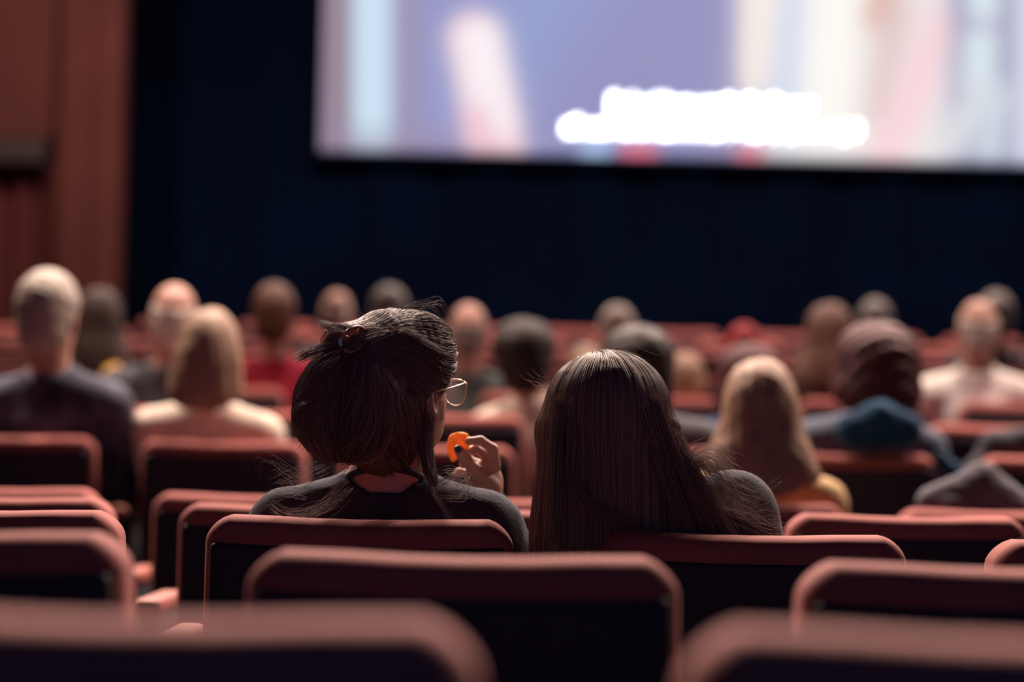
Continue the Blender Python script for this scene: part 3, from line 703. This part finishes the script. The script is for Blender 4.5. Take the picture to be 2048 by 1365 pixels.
def build_long_hair_woman():
    yb = row_y(0)+.02; tz = W(1205, 724, yb+.2); lean = 15
    s = tz[2]/(.53+.78*math.cos(math.radians(lean)))
    root = np.array([tz[0]+.78*s*math.sin(math.radians(lean)), yb, 0.0]); B0 = trans(root) @ scl(s); B = B0 @ rot('Y', -lean, (0, .29, .53))
    HM = B @ rot('Y', -2, HP) @ rot('Z', 3, HP)
    arms = arm_prims(-1)+arm_prims(1, sh=(.172, .235, .975))+[cap((0, .242, 1.0), (.165, .235, .985), .045, .056, .05)]
    up = neck_prims()+torso_prims()[1:]+arms+hand_simple(1)+hand_simple(-1)
    body = Vol(xf(up, B)+xf(leg_prims()+torso_prims()[:1], B0), .0105)
    head = Vol(xf(head_prims(), HM)+xf(neck_prims(), B), .0045)
    hole = cap((0, .235, .985), (0, .20, 1.25), .073, .085, .01, op='s')
    top = Vol(xf(inflate(torso_prims()[1:]+arms, .012)+[hole], B)+xf(inflate(torso_prims()[:1], .012), B0), .007, disp=lambda X: .002*fbm(X, 28, 2)+.001*fbm(X, 75, 3))
    leg = Vol(xf(inflate(leg_prims()+torso_prims()[:1], .010), B0), .012)
    o = woman(root, [(body, None), (head, None)], [('sweater', top, mat('dark_grey_sweater', (.042, .043, .050), .95, sheen=.3, noise=.2, nscale=180, bump=.4)), ('jeans', leg, DENIM)],
              'young woman with long straight brown hair leaning towards the hair clip woman')
    # ---- long hair: dome plus falling curtain
    T = [(790, 1165, 1265, 3.985, .045), (812, 1130, 1300, 3.980, .075), (845, 1096, 1346, 3.972, .090), (880, 1089, 1362, 3.962, .085), (960, 1086, 1396, 3.945, .070), (1020, 1083, 1430, 3.938, .058), (1075, 1080, 1460, 3.932, .050), (1150, 1078, 1490, 3.930, .045)]
    zz = np.array([W((a+b)/2, py, 3.95)[2] for py, a, b, _, _ in T])[::-1]; xa = np.array([W(a, py, 3.95)[0] for py, a, b, _, _ in T])[::-1]; xb = np.array([W(b, py, 3.95)[0] for py, a, b, _, _ in T])[::-1]
    cy = np.array([t[3] for t in T])[::-1]; hd = np.array([t[4] for t in T])[::-1]
    def curtain(X):
        z = X[..., 2]; a, b, c, h = np.interp(z, zz, xa), np.interp(z, zz, xb), np.interp(z, zz, cy), np.interp(z, zz, hd); w2 = (b-a)/2
        rr = ((np.abs(X[..., 0]-(a+b)/2)/w2)**2.2+(np.abs(X[..., 1]-c)/h)**2.2)**(1/2.2)
        return np.maximum((rr-1)*np.minimum(w2, h), z-zz[-1])
    lo = np.array([xa.min(), 3.86, zz[0]]); hi = np.array([xb.max(), 4.08, zz[-1]])
    hv = Vol([ell(W(1216, 824, 3.975), (.1005, .113, .0975), .02), fun(curtain, lo, hi, .045), ell(W(1205, 900, 4.11), (.080, .085, .135), .015, op='s')], .0045, lo=lo-.03, hi=np.array([hi[0]+.03, 4.12, W(1200, 690, 3.97)[2]+.02]),
             disp=lambda X: (.0036*np.clip((W(1200, 790, 3.97)[2]-X[..., 2])/.06, 0, 1)+.0008)*fbm(X*np.array([1, 1, .07]), 95, 21))
    v, f = hv.mesh(); hm = mesh_obj('hair', v-root, f, mat('brown_hair_mass', (.07, .046, .038), .9, spec=.05, noise=.3, nscale=90), o)
    HAIR = hair_mat('brown_hair_strands', (.21, .135, .105))
    C = W(1182, 716, 3.985); zt = W(1200, 800, 3.97)[2]
    def d2(P, i):
        v = P-C; v[:, 2] = 0; r = np.linalg.norm(v, axis=1, keepdims=True); dn = np.tile([0, 0, -1.0], (len(P), 1))
        return dn+1.3*np.exp(-r/.05)*v/np.maximum(r, 1e-6)
    n = 10000
    st = np.concatenate([surface_points(hv, 5500, lambda c: c[:, 2] > zt-.0), surface_points(hv, 2000, lambda c: np.linalg.norm(c-C, axis=1) < .045), surface_points(hv, 2500, lambda c: c[:, 2] < zt)])
    ok = st[:, 1] < 4.07; st = st[ok]; n = len(st)
    G = grow(hv, st, d2, 40, .0095, .0012+rng.uniform(-.0012, .0035, n)); PS, RS = [G], [(.00055, .0003)]
    def L(pts, n, sp, flare=1.0, seed=0, r=(.0004, .0002), k=22): PS.append(lock([W(*p) for p in pts], n, sp, k, flare, seed)); RS.append(r)
    L([(1148, 860, 3.865), (1146, 940, 3.872), (1160, 990, 3.868), (1200, 1028, 3.862), (1262, 1050, 3.862), (1285, 1075, 3.87)], 180, .0042, .8, 51)
    L([(1120, 800, 3.875), (1112, 900, 3.875), (1108, 1000, 3.873), (1105, 1085, 3.875)], 160, .006, 1.1, 52)
    L([(1310, 800, 3.88), (1340, 880, 3.875), (1378, 970, 3.872), (1428, 1075, 3.868)], 200, .006, 1.0, 53)
    L([(1290, 820, 3.87), (1320, 920, 3.868), (1350, 1010, 3.865), (1380, 1080, 3.865)], 180, .006, 1.0, 54)
    L([(1345, 870, 3.90), (1385, 940, 3.885), (1425, 1010, 3.878), (1462, 1075, 3.875)], 160, .006, 1.1, 55)
    L([(1368, 935, 3.92), (1388, 910, 3.92), (1420, 902, 3.93), (1462, 925, 3.94)], 60, .006, 1.5, 56, (.00028, .00014))
    L([(1375, 930, 3.90), (1410, 925, 3.89), (1440, 960, 3.885), (1475, 1020, 3.88)], 90, .008, 1.5, 57, (.00028, .00014))
    for i in range(9):
        y = 930+i*13; x = 1400+i*8
        L([(x-20, y-10, 3.885), (x+30, y+8, 3.88), (x+70, y+26, 3.88), (x+100+rng.uniform(-20, 25), y+rng.uniform(14, 48), 3.885)], 9, .006, 1.8, 60+i, (.00024, .00012))
    L([(1410, 935, 3.90), (1470, 965, 3.90), (1520, 985, 3.91), (1562, 962, 3.92)], 4, .004, 1.3, 75, (.00026, .00014))
    L([(1110, 790, 3.95), (1090, 770, 3.95), (1072, 768, 3.95), (1058, 755, 3.95)], 12, .006, 1.8, 76, (.00026, .00014))
    L([(1200, 706, 3.96), (1232, 698, 3.96), (1255, 712, 3.96), (1280, 722, 3.96)], 22, .005, 1.8, 77, (.00026, .00014))
    st = surface_points(hv, 360, lambda c: c[:, 2] > zt-.08); g = hv.grad(st); dn = d2(st, 0); k = 12; t = np.linspace(0, 1, k)[None, :, None]; Lh = rng.uniform(.015, .05, (360, 1, 1))
    PS.append(st[:, None]+Lh*(t*(.35*g+.8*unit(dn)+.3*unit(rng.normal(size=(360, 3))))[:, None]+t**2*(.3*unit(rng.normal(size=(360, 3)))-.2*g)[:, None])); RS.append((.00024, .00012))
    so = curves_obj('hair_strands', PS, RS, HAIR, hm, root); so['kind'] = 'stuff'

# ------------------------------------------------------------------ coats and bags lying over seats
def heap(name, prims, m, label, cat, h=.009, seed=0, amp=.006):
    V = Vol(prims, h, disp=lambda X: amp*fbm(X, 45, seed)+amp*.5*fbm(X, 110, seed+1)); v, f = V.mesh(); c = v.mean(0); c[2] = v[:, 2].min()
    return tag(mesh_obj(name, v-c, f, m, loc=c), label, cat)
def build_heaps():
    y2, y3 = row_y(2)+.17, row_y(3)+.16
    g = mat('grey_coat_cloth', (.085, .08, .095), .95, sheen=.2, noise=.15, nscale=40); d = mat('dark_coat_cloth', (.035, .035, .045), .95, noise=.2, nscale=40); t = mat('teal_cloth', (.004, .042, .095), .85, sheen=.2, noise=.2, nscale=30)
    o = heap('coat', [cap(W(1862, 1000, y2), W(1960, 968, y2+.02), .030, .040, .05), cap(W(1960, 968, y2+.02), W(2040, 1020, y2+.02), .045, .05, .05), cap(W(1900, 1030, y2), W(2060, 1080, y2), .06, .07, .06), cap(W(1960, 1060, y2+.05), W(1980, 1220, y2+.12), .09, .10, .06)], g, 'dark grey coat bundled on the seat at the right edge', 'coat', seed=3)
    heap('coat', [cap(W(1945, 950, y3), W(1990, 900, y3+.03), .030, .040, .05), cap(W(1990, 895, y3+.03), W(2060, 885, y3+.05), .040, .05, .05), cap(W(1950, 960, y3), W(1960, 1060, y3+.05), .05, .06, .05)], d, 'black jacket slung between seats below the white-shirted person', 'jacket', seed=5)
    heap('scarf', [cap(W(1880, 915, y3-.10), W(1908, 945, y3-.10), .020, .022, .03), cap(W(1908, 945, y3-.10), W(1900, 990, y3-.02), .020, .03, .03)], t, 'small teal cloth hanging beside the jacket on the right', 'scarf', h=.006, seed=7, amp=.003)
    heap('scarf', [cap(W(1700, 850, y3-.10), W(1760, 835, y3-.12), .035, .04, .05), cap(W(1760, 835, y3-.12), W(1815, 850, y3-.10), .04, .035, .05), cap(W(1705, 870, y3-.09), W(1810, 872, y3-.09), .04, .04, .05)], t, 'teal hood or scarf on the shoulders below the big dark curls', 'scarf', h=.007, seed=9, amp=.004)
    y5 = row_y(5)+.06; zc = row_floor(5)+TOPZ; b0 = W(222, 756, y5)
    heap('yellow_bag', [ell((b0[0], y5, zc+.030), (.034, .030, .034), .02), ell((b0[0]+.018, y5, zc+.052), (.018, .018, .022), .02), ell((b0[0]-.016, y5, zc+.012), (.024, .03, .018), .02)], mat('yellow_paper', (.75, .42, .09), .7, noise=.1), 'small bright yellow bag on a seat top, right of the patterned jacket', 'bag', h=.006, seed=11, amp=.002)

build_hall(); build_screen(); build_lamps(); build_seats(); build_people()
build_clip_woman(); build_long_hair_woman(); build_heaps()
